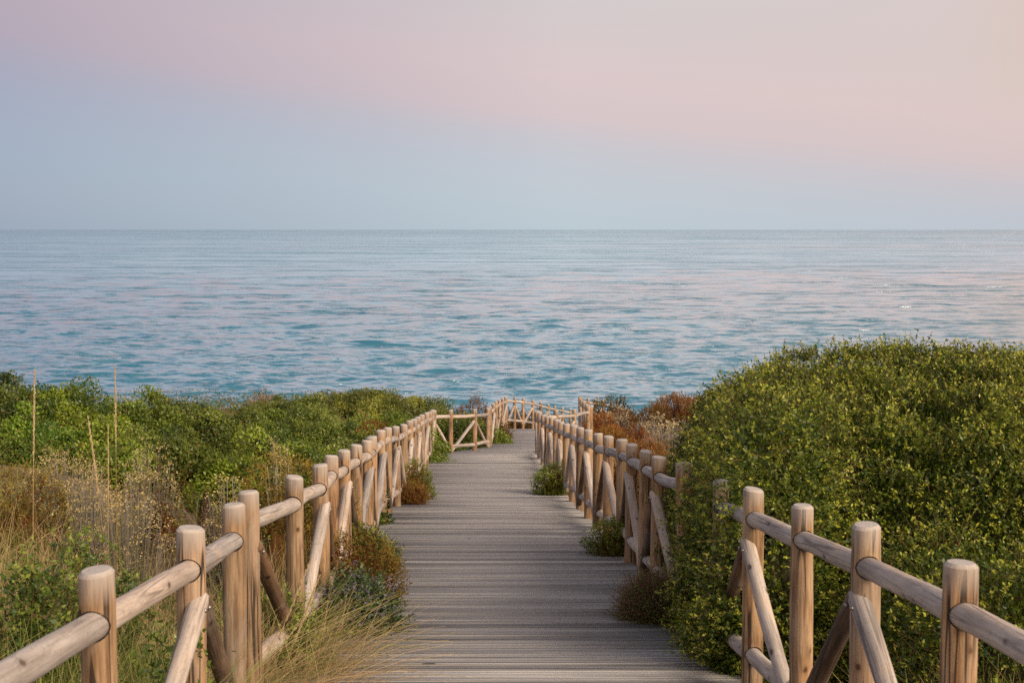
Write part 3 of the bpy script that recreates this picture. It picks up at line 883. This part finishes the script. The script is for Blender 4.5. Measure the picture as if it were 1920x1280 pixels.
    heath(768, 908, 18.0, 22, 'low rusty tuft spilling on the boardwalk below the olive bush tuft', 311, (.16, .09, .025), (.30, .16, .045), gz=dz(18.0), group='bushy tufts on the boardwalk edge')
    t = PT(684, 990, 11.4)
    sprig_bush((t.x, 11.4, dz(11.4)), .20, .22, t.z - dz(11.4), 2.2, 'bright green spreading tuft behind the golden heath on the left boardwalk edge', 312, 1500, name='leafy_tuft', cat='plant',
               group='bushy tufts on the boardwalk edge', leaf=.02, tl=(.06, .17), per=14, corek=.6, c0=(.035, .08, .014), c1=(.15, .24, .03), lump=.04, lf=1.5, upb=.25)
    heath(656, 1008, 9.8, 60, 'golden brown heath bush with dark red underside on the left boardwalk edge', 313, (.13, .09, .02), (.38, .25, .06), under=(.12, .022, .015), gz=dz(9.8) - .02, group='bushy tufts on the boardwalk edge')
    # lavender-like plant
    t = PT(668, 1130, 8.7)
    rt = sprig_bush((t.x, 8.7, dz(8.7) - .02), .17, .30, .26, 2.2, 'blue green plant with small violet flowers at the left boardwalk edge', 314, 1500, name='violet_flower_plant', cat='flowering plant',
               leaf=.03, tl=(.08, .2), per=14, corek=.6, c0=(.03, .07, .02), c1=(.13, .21, .05), tip=(.15, .12, .24), stemc=(.10, .06, .04), lump=.05, lf=1.5, upb=.4)
    # ---- boardwalk edge, right
    heath(1043, 872, 19.6, 26, 'green tuft at the foot of the right fence, the farther of two', 320, (.08, .12, .02), (.30, .37, .06), gz=dz(19.6), group='bushy tufts on the boardwalk edge')
    heath(1152, 980, 12.6, 36, 'green tuft with brown inside at the foot of the right fence, the nearer of two', 321, (.08, .12, .02), (.30, .37, .06), under=(.14, .05, .025), gz=dz(12.6), group='bushy tufts on the boardwalk edge')
    tangle(1242, 1062, 9.1, 66, 'brown half dead shrub with green tips leaning over the right boardwalk edge', 322, c0=(.13, .065, .045), c1=(.28, .16, .12), gz=dz(9.1) - .05, leafc=(.09, .16, .025), n=6000)
    heath(1275, 1045, 10.6, 40, 'small orange brown bush under the edge of the big green bush', 323, (.20, .07, .025), (.36, .14, .05), gz=dz(10.6) - .1)
    # ---- big bush
    gz = float(ground_z(3.6, 10)) - .35
    top = PT(1750, 652, 9.9).z
    sprig_bush((3.72, 10.0, gz), 2.55, 2.55, top - gz - .16, 3.6, 'huge dense green bush with yellowish shoots filling the right side', 330, 40000, tl=(.05, .17), per=13, lump=.07, fill=1.3, leaf=.026, upb=.3, corek=.80)
    # parts of it that reach over the fence
    g2 = float(ground_z(1.6, 9.0))
    for (x, Y, r, h, sd, lab, nt) in ((1.66, 8.4, .56, 1.98, 331, 'dark green bush lobe hanging over the fence where the two right fences meet', 11500),
                                      (1.50, 7.55, .40, 1.98, 332, 'low green bush at the boardwalk edge left of the orange toned post', 9000),
                                      (2.6, 6.75, .75, 1.05, 333, 'low shaded green bush behind the middle of the lower right fence', 3600)):
        sprig_bush((x, Y, float(ground_z(x, Y)) - .05), r, r * .92, h, 3.2, lab, sd, nt, tl=(.06, .2), per=16, leaf=.024, lump=.07, corek=.6, group='green bushes by the right fence')
    heath(1880, 1082, 6.6, 75, 'yellow green heath bush at the right edge below the big bush', 334, (.09, .10, .02), (.33, .30, .06), group='rust and olive heath shrubs')
    heath(1735, 1180, 6.1, 40, 'olive heath tuft behind the last rail at the lower right', 335, (.08, .08, .02), (.28, .22, .05))
    # ---- right back scrub
    RB = [
        ('h', 1150, 746, 41, 48, 'dark olive shrub on the skyline right of the far fences', (.055, .05, .015), (.20, .16, .035), 1.15),
        ('h', 1280, 743, 38, 62, 'broad rust brown heath shrub on the skyline left of the big bush', (.16, .08, .025), (.36, .19, .06), 1.2),
        ('h', 1350, 732, 35, 45, 'rust brown heath shrub on the skyline touching the big bush', (.16, .075, .025), (.36, .18, .06), 1.2),
        ('h', 1225, 765, 36, 36, 'olive brown heath shrub below the broad rust one', (.12, .07, .025), (.28, .17, .05), 1.),
        ('h', 1125, 779, 35, 28, 'bright orange heath shrub right behind the far right fences', (.24, .09, .03), (.46, .20, .06), 1.),
        ('h', 1165, 772, 38, 34, 'brown heath shrub between the dark olive one and the bright orange one', (.14, .06, .03), (.28, .14, .06), 1.),
        ('h', 1145, 803, 28, 32, 'orange gold heath shrub behind the right fence, below the bright orange one', (.20, .10, .03), (.42, .24, .06), 1.),
        ('h', 1190, 802, 30, 34, 'rust heath shrub beside the small patch of bare sand', (.18, .07, .03), (.38, .17, .05), 1.),
        ('h', 1210, 828, 21, 40, 'orange heath shrub behind the thickest posts of the right fence', (.20, .09, .03), (.42, .21, .06), 1.),
        ('h', 1255, 835, 17, 34, 'orange green heath shrub at the left foot of the big bush', (.16, .09, .03), (.34, .20, .05), 1.),
        ('t', 1238, 790, 29, 34, 'grey lilac dry shrub beside the small patch of bare sand', (.15, .12, .12), (.34, .27, .26), 1.),
        ('t', 1205, 768, 33, 28, 'grey dry shrub under the pale flowers in the right scrub', (.13, .12, .11), (.30, .27, .25), 1.),
        ('t', 1290, 772, 28, 34, 'pale grey dry shrub against the left side of the big bush', (.18, .15, .14), (.40, .33, .30), 1.),
        ('e', 1152, 760, 37, 22, 'pale cream flowering plant below the dark olive shrub', None, None, 1.),
        ('e', 1232, 774, 32, 20, 'yellowish flowering plant above the grey lilac dry shrub', None, None, 1.),
        ('e', 1262, 783, 27, 30, 'cream flowering plant with stiff stems left of the big bush', None, None, 1.),
    ]
    for i, (k, px, y, Y, hw, lab, c0, c1, tl) in enumerate(RB):
        if k == 'h': heath(px, y, Y, hw, lab, 400 + i, c0, c1, tl=tl, hmin=.4, dens=1.8)
        elif k == 't': tangle(px, y, Y, hw, lab, 400 + i, c0=c0, c1=c1)
        else: everlasting(px, y, Y, hw, lab, 400 + i, head=(.46, .38, .22), stemc=(.24, .22, .19), n=34, sp=.6)
    # ---- hidden behind the far fence
    heath(962, 770, 51.5, 22, 'olive brown bush in the corner of the farthest fence', 430, (.09, .06, .025), (.24, .15, .05))
    heath(1000, 770, 55, 28, 'olive brown bush behind the middle of the farthest fence', 432, (.07, .06, .025), (.20, .14, .05))
    heath(934, 772, 40.5, 12, 'rusty green bush hugging the far fence on the left of the narrow boardwalk', 431, (.10, .07, .02), (.26, .17, .045), gz=dz(40.5) - .2)
    mastic(922, 802, 36.8, 13, 'small bright green bush at the corner post of the cross fence panel', 433, **GREEN_A)

# ------------------------------------------------------------------ grass and ground cover
def grass_geo(n, xr, yr, hr, lean, cols, seed, rng_w=(.003, .006), keep=None, dirv=None, zfun=ground_z):
    rng = np.random.default_rng(seed)
    x = rng.uniform(*xr, n); y = rng.uniform(*yr, n)
    # tufts
    nt = max(8, n // 40)
    tx, ty = rng.uniform(*xr, nt), rng.uniform(*yr, nt)
    j = rng.integers(0, nt, n)
    x = tx[j] + rng.normal(size=n) * .07; y = ty[j] + rng.normal(size=n) * .07
    if keep is not None:
        m = keep(x, y); x, y, j = x[m], y[m], j[m]; n = len(x)
    z = zfun(x, y)
    H = rng.uniform(*hr, n)
    a = rng.uniform(0, 6.28, n)
    l = rng.uniform(.1, 1, n) * lean
    dx, dy = np.cos(a) * l, np.sin(a) * l
    if dirv is not None: dx += dirv[0] * rng.uniform(.3, 1, n); dy += dirv[1] * rng.uniform(.3, 1, n)
    k = 6; t = np.linspace(0, 1, k)[None]
    P = np.zeros((n, k, 3))
    P[:, :, 0] = x[:, None] + (dx * H)[:, None] * t ** 1.8
    P[:, :, 1] = y[:, None] + (dy * H)[:, None] * t ** 1.8
    d2 = np.sqrt(dx ** 2 + dy ** 2)
    P[:, :, 2] = z[:, None] + H[:, None] * (t - np.minimum(d2, 1.2)[:, None] * .42 * t ** 2.4)
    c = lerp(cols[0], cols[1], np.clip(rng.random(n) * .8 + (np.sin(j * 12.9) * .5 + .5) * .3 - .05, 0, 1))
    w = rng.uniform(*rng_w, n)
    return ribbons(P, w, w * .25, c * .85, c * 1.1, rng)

def build_grass():
    offpath = lambda x, y: (x < left_x(y) - .10) | (x > right_x(y) + .1)
    g = Geo()
    straw, tan, green, dgreen = (.50, .37, .18), (.58, .43, .25), (.17, .23, .045), (.07, .12, .028)
    g.add(grass_geo(30000, (-6.5, -1.15), (3.6, 11.5), (.3, .75), .8, (green, (.40, .35, .13)), 1, keep=offpath))
    g.add(grass_geo(4500, (-4.2, -1.3), (5.5, 9.5), (.5, 1.0), .6, (straw, tan), 2, keep=offpath))
    g.add(grass_geo(7000, (-5.5, -1.3), (3.6, 9), (.25, .55), .9, (dgreen, green), 3, keep=offpath))
    g.add(grass_geo(3500, (-2.6, -1.3), (9, 15), (.3, .6), .7, (green, straw), 4, keep=offpath))
    g.add(grass_geo(1800, (-3.8, -1.5), (5.6, 8.8), (.6, 1.05), 1.15, (green, tan), 21, keep=offpath, rng_w=(.0025, .0045)))
    g.add(grass_geo(6000, (-2.7, -1.4), (3.5, 5.8), (.5, 1.1), .6, (green, (.44, .41, .15)), 22, keep=offpath))
    g.add(grass_geo(14000, (-5.6, -1.4), (4.6, 9.5), (.3, .7), .8, (dgreen, (.26, .30, .07)), 23, keep=offpath))
    # mound that spills over the left edge of the boardwalk
    g.add(grass_geo(1300, (-1.75, -1.15), (7.0, 8.9), (.3, .95), .8, (green, straw), 5, dirv=(.6, -.1)))
    g.add(grass_geo(1000, (-1.6, -1.1), (6.4, 7.8), (.35, 1.0), .7, (straw, tan), 6, dirv=(.7, -.35)))
    g.add(grass_geo(1200, (-1.55, -1.1), (6.0, 7.0), (.3, .6), .8, (dgreen, straw), 7))
    # lower right corner
    g.add(grass_geo(5000, (1.55, 3.6), (3.4, 6.3), (.35, .8), .7, (green, straw), 8, keep=offpath, dirv=(-.3, 0)))
    # strays in the right scrub
    g.add(grass_geo(900, (1.3, 6), (14, 34), (.5, .9), .3, (straw, tan), 9, rng_w=(.008, .014), keep=offpath))
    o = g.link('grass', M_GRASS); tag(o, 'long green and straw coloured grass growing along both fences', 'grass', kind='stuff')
    # ground cover of small leaves and dry litter between the shrubs
    rng = np.random.default_rng(77)
    n = 330000
    Y = np.exp(rng.uniform(math.log(3.4), math.log(58), n)); u = rng.uniform(-.5, .5, n); X = Y * u
    X = X + rng.normal(size=n) * .3
    m = offpath(X, Y); X, Y = X[m], Y[m]; n = len(X)
    cl = wob(np.stack([X, Y, X * 0], 1), .55, 5)
    hgt = (.10 + .16 * (wob(np.stack([X, Y, X * 0], 1), .9, 6) * .5 + .5)) * np.clip(1 + Y / 18, 1, 3)
    Z = ground_z(X, Y) + rng.random(n) * np.maximum(hgt, .04)
    right = X > 0
    ca = lerp((.05, .08, .02), (.15, .19, .035), rng.random(n)); cb = lerp((.14, .07, .03), (.32, .19, .07), rng.random(n))
    mixf = np.clip(.5 + cl * .9 + np.where(right & (Y > 12), .45, -.25), 0, 1)[:, None]
    C = ca * (1 - mixf) + cb * mixf
    V = leaves(np.stack([X, Y, Z], 1), nrm(rng.normal(size=(n, 3)) + np.array([0, 0, .8])), np.maximum(.03, 5.0 * Y / FPX) * rng.uniform(.6, 1.3, n), .4, C, rng)
    g = Geo(); g.add(V)
    o = g.link('ground_cover', M_DRY); tag(o, 'low mixed green and brown scrub covering the sandy ground between the shrubs', 'ground cover', kind='stuff')

def stalk(px_base, y_base, px, ytop, Y, label, plume=.22, width=.011, bend=0.):
    b, t = PT(px_base, y_base, Y), PT(px, ytop, Y)
    b.z = min(b.z, float(ground_z(b.x, Y)) + .0) if y_base > 950 else b.z
    root = empty('grass_stalk', tuple(b), label, 'grass stalk', 'tall dry grass stalks')
    rng = np.random.default_rng(int(px))
    k = 14; tt = np.linspace(0, 1, k)
    B, T = np.array(b), np.array(t)
    P = B[None] * (1 - tt[:, None]) + T[None] * tt[:, None]
    P[:, 0] += bend * np.sin(math.pi * tt * .9) * (1)
    g = Geo(); c = np.array([[.50, .36, .19]])
    for _ in range(3): g.add(ribbons(P[None], np.array([.006]), np.array([.004]), c, c, rng))
    g.link('stem', M_GRASS, root, tuple(b))
    n = 650
    L = (T - B); Ln = np.linalg.norm(L); f = 1 - plume * rng.random(n)
    idx = f * (k - 1); i0 = np.minimum(idx.astype(int), k - 2); fr = (idx - i0)[:, None]
    Q = P[i0] * (1 - fr) + P[i0 + 1] * fr
    prof = np.sin(np.clip((1 - f) / plume, 0.04, .96) * math.pi)[:, None]
    Q = Q + rng.normal(size=(n, 3)) * width * .33 * prof
    gp = Geo(); gp.add(leaves(Q, nrm(L / Ln + rng.normal(size=(n, 3)) * .12), .022, .14, lerp((.60, .46, .26), (.82, .68, .45), rng.random(n)), rng))
    gp.link('seed_head', M_GRASS, root, tuple(b))

def build_stalks():
    stalk(55, 985, 66, 697, 7.4, 'tall dry grass stalk with a thick seed head near the left edge', .27, .0055, -.01)
    stalk(214, 1010, 216, 689, 7.8, 'tallest and straightest dry grass stalk, standing up in front of the sea', .24, .005)
    stalk(212, 965, 163, 783, 7.9, 'dry grass stalk leaning left between the two tallest ones', .28, .007, .02)
    stalk(196, 960, 203, 800, 8.4, 'short thin dry grass stalk just left of the tallest one', .3, .004)
    stalk(470, 1210, 598, 1082, 6.9, 'dry grass stalk with a pale head leaning right over the left fence foot', .4, .010)
    stalk(440, 1180, 584, 1048, 7.2, 'dry grass stalk leaning right across the white brace of the left fence', .4, .008)

# ------------------------------------------------------------------ sky, sun, camera
SUN_EL, SUN_AZ = 28.0, 132.0     # azimuth clockwise from the view direction (+Y)
def build_light():
    w = bpy.data.worlds.new('World'); SC.world = w; w.use_nodes = True
    nt = w.node_tree; nt.nodes.clear(); L = nt.links
    out = N(nt, 'ShaderNodeOutputWorld')
    sky = N(nt, 'ShaderNodeTexSky'); sky.sky_type = 'NISHITA'; sky.sun_disc = False
    sky.sun_elevation = math.radians(SUN_EL); sky.sun_rotation = math.radians(SUN_AZ)
    b1 = N(nt, 'ShaderNodeBackground', Strength=.06); L.new(sky.outputs[0], b1.inputs[0])
    # dusk colours by direction: blue earth shadow low down, pink belt above it
    tc = N(nt, 'ShaderNodeTexCoord'); sep = N(nt, 'ShaderNodeSeparateXYZ'); L.new(tc.outputs['Generated'], sep.inputs[0])
    # the belt sinks to the right
    tilt = N(nt, 'ShaderNodeMath', _operation='MULTIPLY_ADD'); tilt.inputs[1].default_value = .125
    L.new(sep.outputs[0], tilt.inputs[0]); L.new(sep.outputs[2], tilt.inputs[2])
    mp = N(nt, 'ShaderNodeMapping'); mp.inputs['Scale'].default_value = (1, 1, 5); L.new(tc.outputs['Generated'], mp.inputs['Vector'])
    nz = N(nt, 'ShaderNodeTexNoise', Scale=1.6, Detail=3, Roughness=.45); L.new(mp.outputs[0], nz.inputs['Vector'])
    nb = N(nt, 'ShaderNodeMath', _operation='SUBTRACT'); nb.inputs[1].default_value = .5; L.new(nz.outputs['Fac'], nb.inputs[0])
    ht = N(nt, 'ShaderNodeMath', _operation='MULTIPLY_ADD'); ht.inputs[1].default_value = .035; L.new(nb.outputs[0], ht.inputs[0]); L.new(tilt.outputs[0], ht.inputs[2])
    sc = N(nt, 'ShaderNodeMapRange'); sc.inputs[1].default_value = -.05; sc.inputs[2].default_value = .60; L.new(ht.outputs[0], sc.inputs[0])
    f = lambda v: (v + .05) / .65
    r = ramp(nt, sc.outputs[0], [(0, (.39, .475, .52)), (f(.012), (.40, .475, .53)), (f(.052), (.425, .45, .505)), (f(.075), (.46, .435, .475)),
                                 (f(.095), (.53, .43, .445)), (f(.125), (.565, .448, .45)), (f(.168), (.53, .465, .46)), (f(.215), (.53, .50, .505)), (f(.31), (.66, .66, .68)), (f(.44), (.50, .56, .63)), (1, (.22, .25, .31))])
    lf = N(nt, 'ShaderNodeMapRange'); lf.inputs[1].default_value = .04; lf.inputs[2].default_value = -.38; L.new(sep.outputs[0], lf.inputs[0])
    rl = mixc(nt, lf.outputs[0], (1, 1, 1), (.63, .635, .75))
    base_sky = mixc(nt, 1.0, r.outputs[0], rl, 'MULTIPLY')
    # warm glow toward the right
    side = N(nt, 'ShaderNodeMapRange'); side.inputs[1].default_value = .05; side.inputs[2].default_value = .45; L.new(sep.outputs[0], side.inputs[0])
    up = N(nt, 'ShaderNodeMapRange'); up.inputs[1].default_value = .03; up.inputs[2].default_value = .14; L.new(sep.outputs[2], up.inputs[0])
    sm = N(nt, 'ShaderNodeMath', _operation='MULTIPLY'); L.new(side.outputs[0], sm.inputs[0]); L.new(up.outputs[0], sm.inputs[1])
    sm2 = N(nt, 'ShaderNodeMath', _operation='MULTIPLY'); L.new(sm.outputs[0], sm2.inputs[0]); sm2.inputs[1].default_value = .8
    c = mixc(nt, sm2.outputs[0], base_sky, (.58, .45, .41))
    ex = N(nt, 'ShaderNodeMapRange', _interpolation_type='SMOOTHSTEP'); ex.inputs[1].default_value = .29; ex.inputs[2].default_value = .40; L.new(sep.outputs[0], ex.inputs[0])
    ez = N(nt, 'ShaderNodeMapRange', _interpolation_type='SMOOTHSTEP'); ez.inputs[1].default_value = .05; ez.inputs[2].default_value = .13; L.new(sep.outputs[2], ez.inputs[0])
    em = N(nt, 'ShaderNodeMath', _operation='MULTIPLY'); L.new(ex.outputs[0], em.inputs[0]); L.new(ez.outputs[0], em.inputs[1])
    em2 = N(nt, 'ShaderNodeMath', _operation='MULTIPLY'); L.new(em.outputs[0], em2.inputs[0]); em2.inputs[1].default_value = .45
    c = mixc(nt, em2.outputs[0], c, (.58, .40, .30))
    # the bright sunset side of the sky, behind the camera
    bk = N(nt, 'ShaderNodeMapRange'); bk.inputs[1].default_value = -.0; bk.inputs[2].default_value = -1.0; L.new(sep.outputs[1], bk.inputs[0])
    c = mixc(nt, bk.outputs[0], c, (.80, .62, .50))
    b2 = N(nt, 'ShaderNodeBackground', Strength=1.08); L.new(c, b2.inputs[0])
    mx = N(nt, 'ShaderNodeMixShader'); mx.inputs[0].default_value = .86
    L.new(b1.outputs[0], mx.inputs[1]); L.new(b2.outputs[0], mx.inputs[2]); L.new(mx.outputs[0], out.inputs[0])
    ld = bpy.data.lights.new('sun', 'SUN'); ld.energy = 3.9; ld.angle = math.radians(32); ld.color = (1, .80, .58)
    lo = bpy.data.objects.new('sun', ld); COL.objects.link(lo)
    el, az = math.radians(SUN_EL), math.radians(SUN_AZ)
    d = Vector((math.sin(az) * math.cos(el), math.cos(az) * math.cos(el), math.sin(el)))
    lo.rotation_euler = d.to_track_quat('Z', 'Y').to_euler()
    lo.location = d * 50 + Vector((0, 0, EYE))

def build_camera():
    cd = bpy.data.cameras.new('camera'); cd.sensor_width = 36; cd.lens = FPX / 1920 * 36
    cd.clip_start = .1; cd.clip_end = 100000
    cd.dof.use_dof = True; cd.dof.focus_distance = 13.0; cd.dof.aperture_fstop = 7.1
    o = bpy.data.objects.new('camera', cd); COL.objects.link(o)
    o.location = (0, 0, EYE); o.rotation_euler = (math.pi / 2 - PITCH, 0, 0)
    SC.camera = o

build_light(); build_camera(); build_ground(); build_sea(); build_deck(); build_fences(); build_plants(); build_grass(); build_stalks()
SC.view_settings.view_transform = 'Standard'; SC.view_settings.look = 'None'; SC.view_settings.exposure = .35; SC.view_settings.gamma = 1
SC.cycles.max_bounces = 6; SC.cycles.transparent_max_bounces = 4
SC.cycles.use_denoising = False
SC.cycles.sample_clamp_indirect = 1.2; SC.cycles.sample_clamp_direct = 2.5
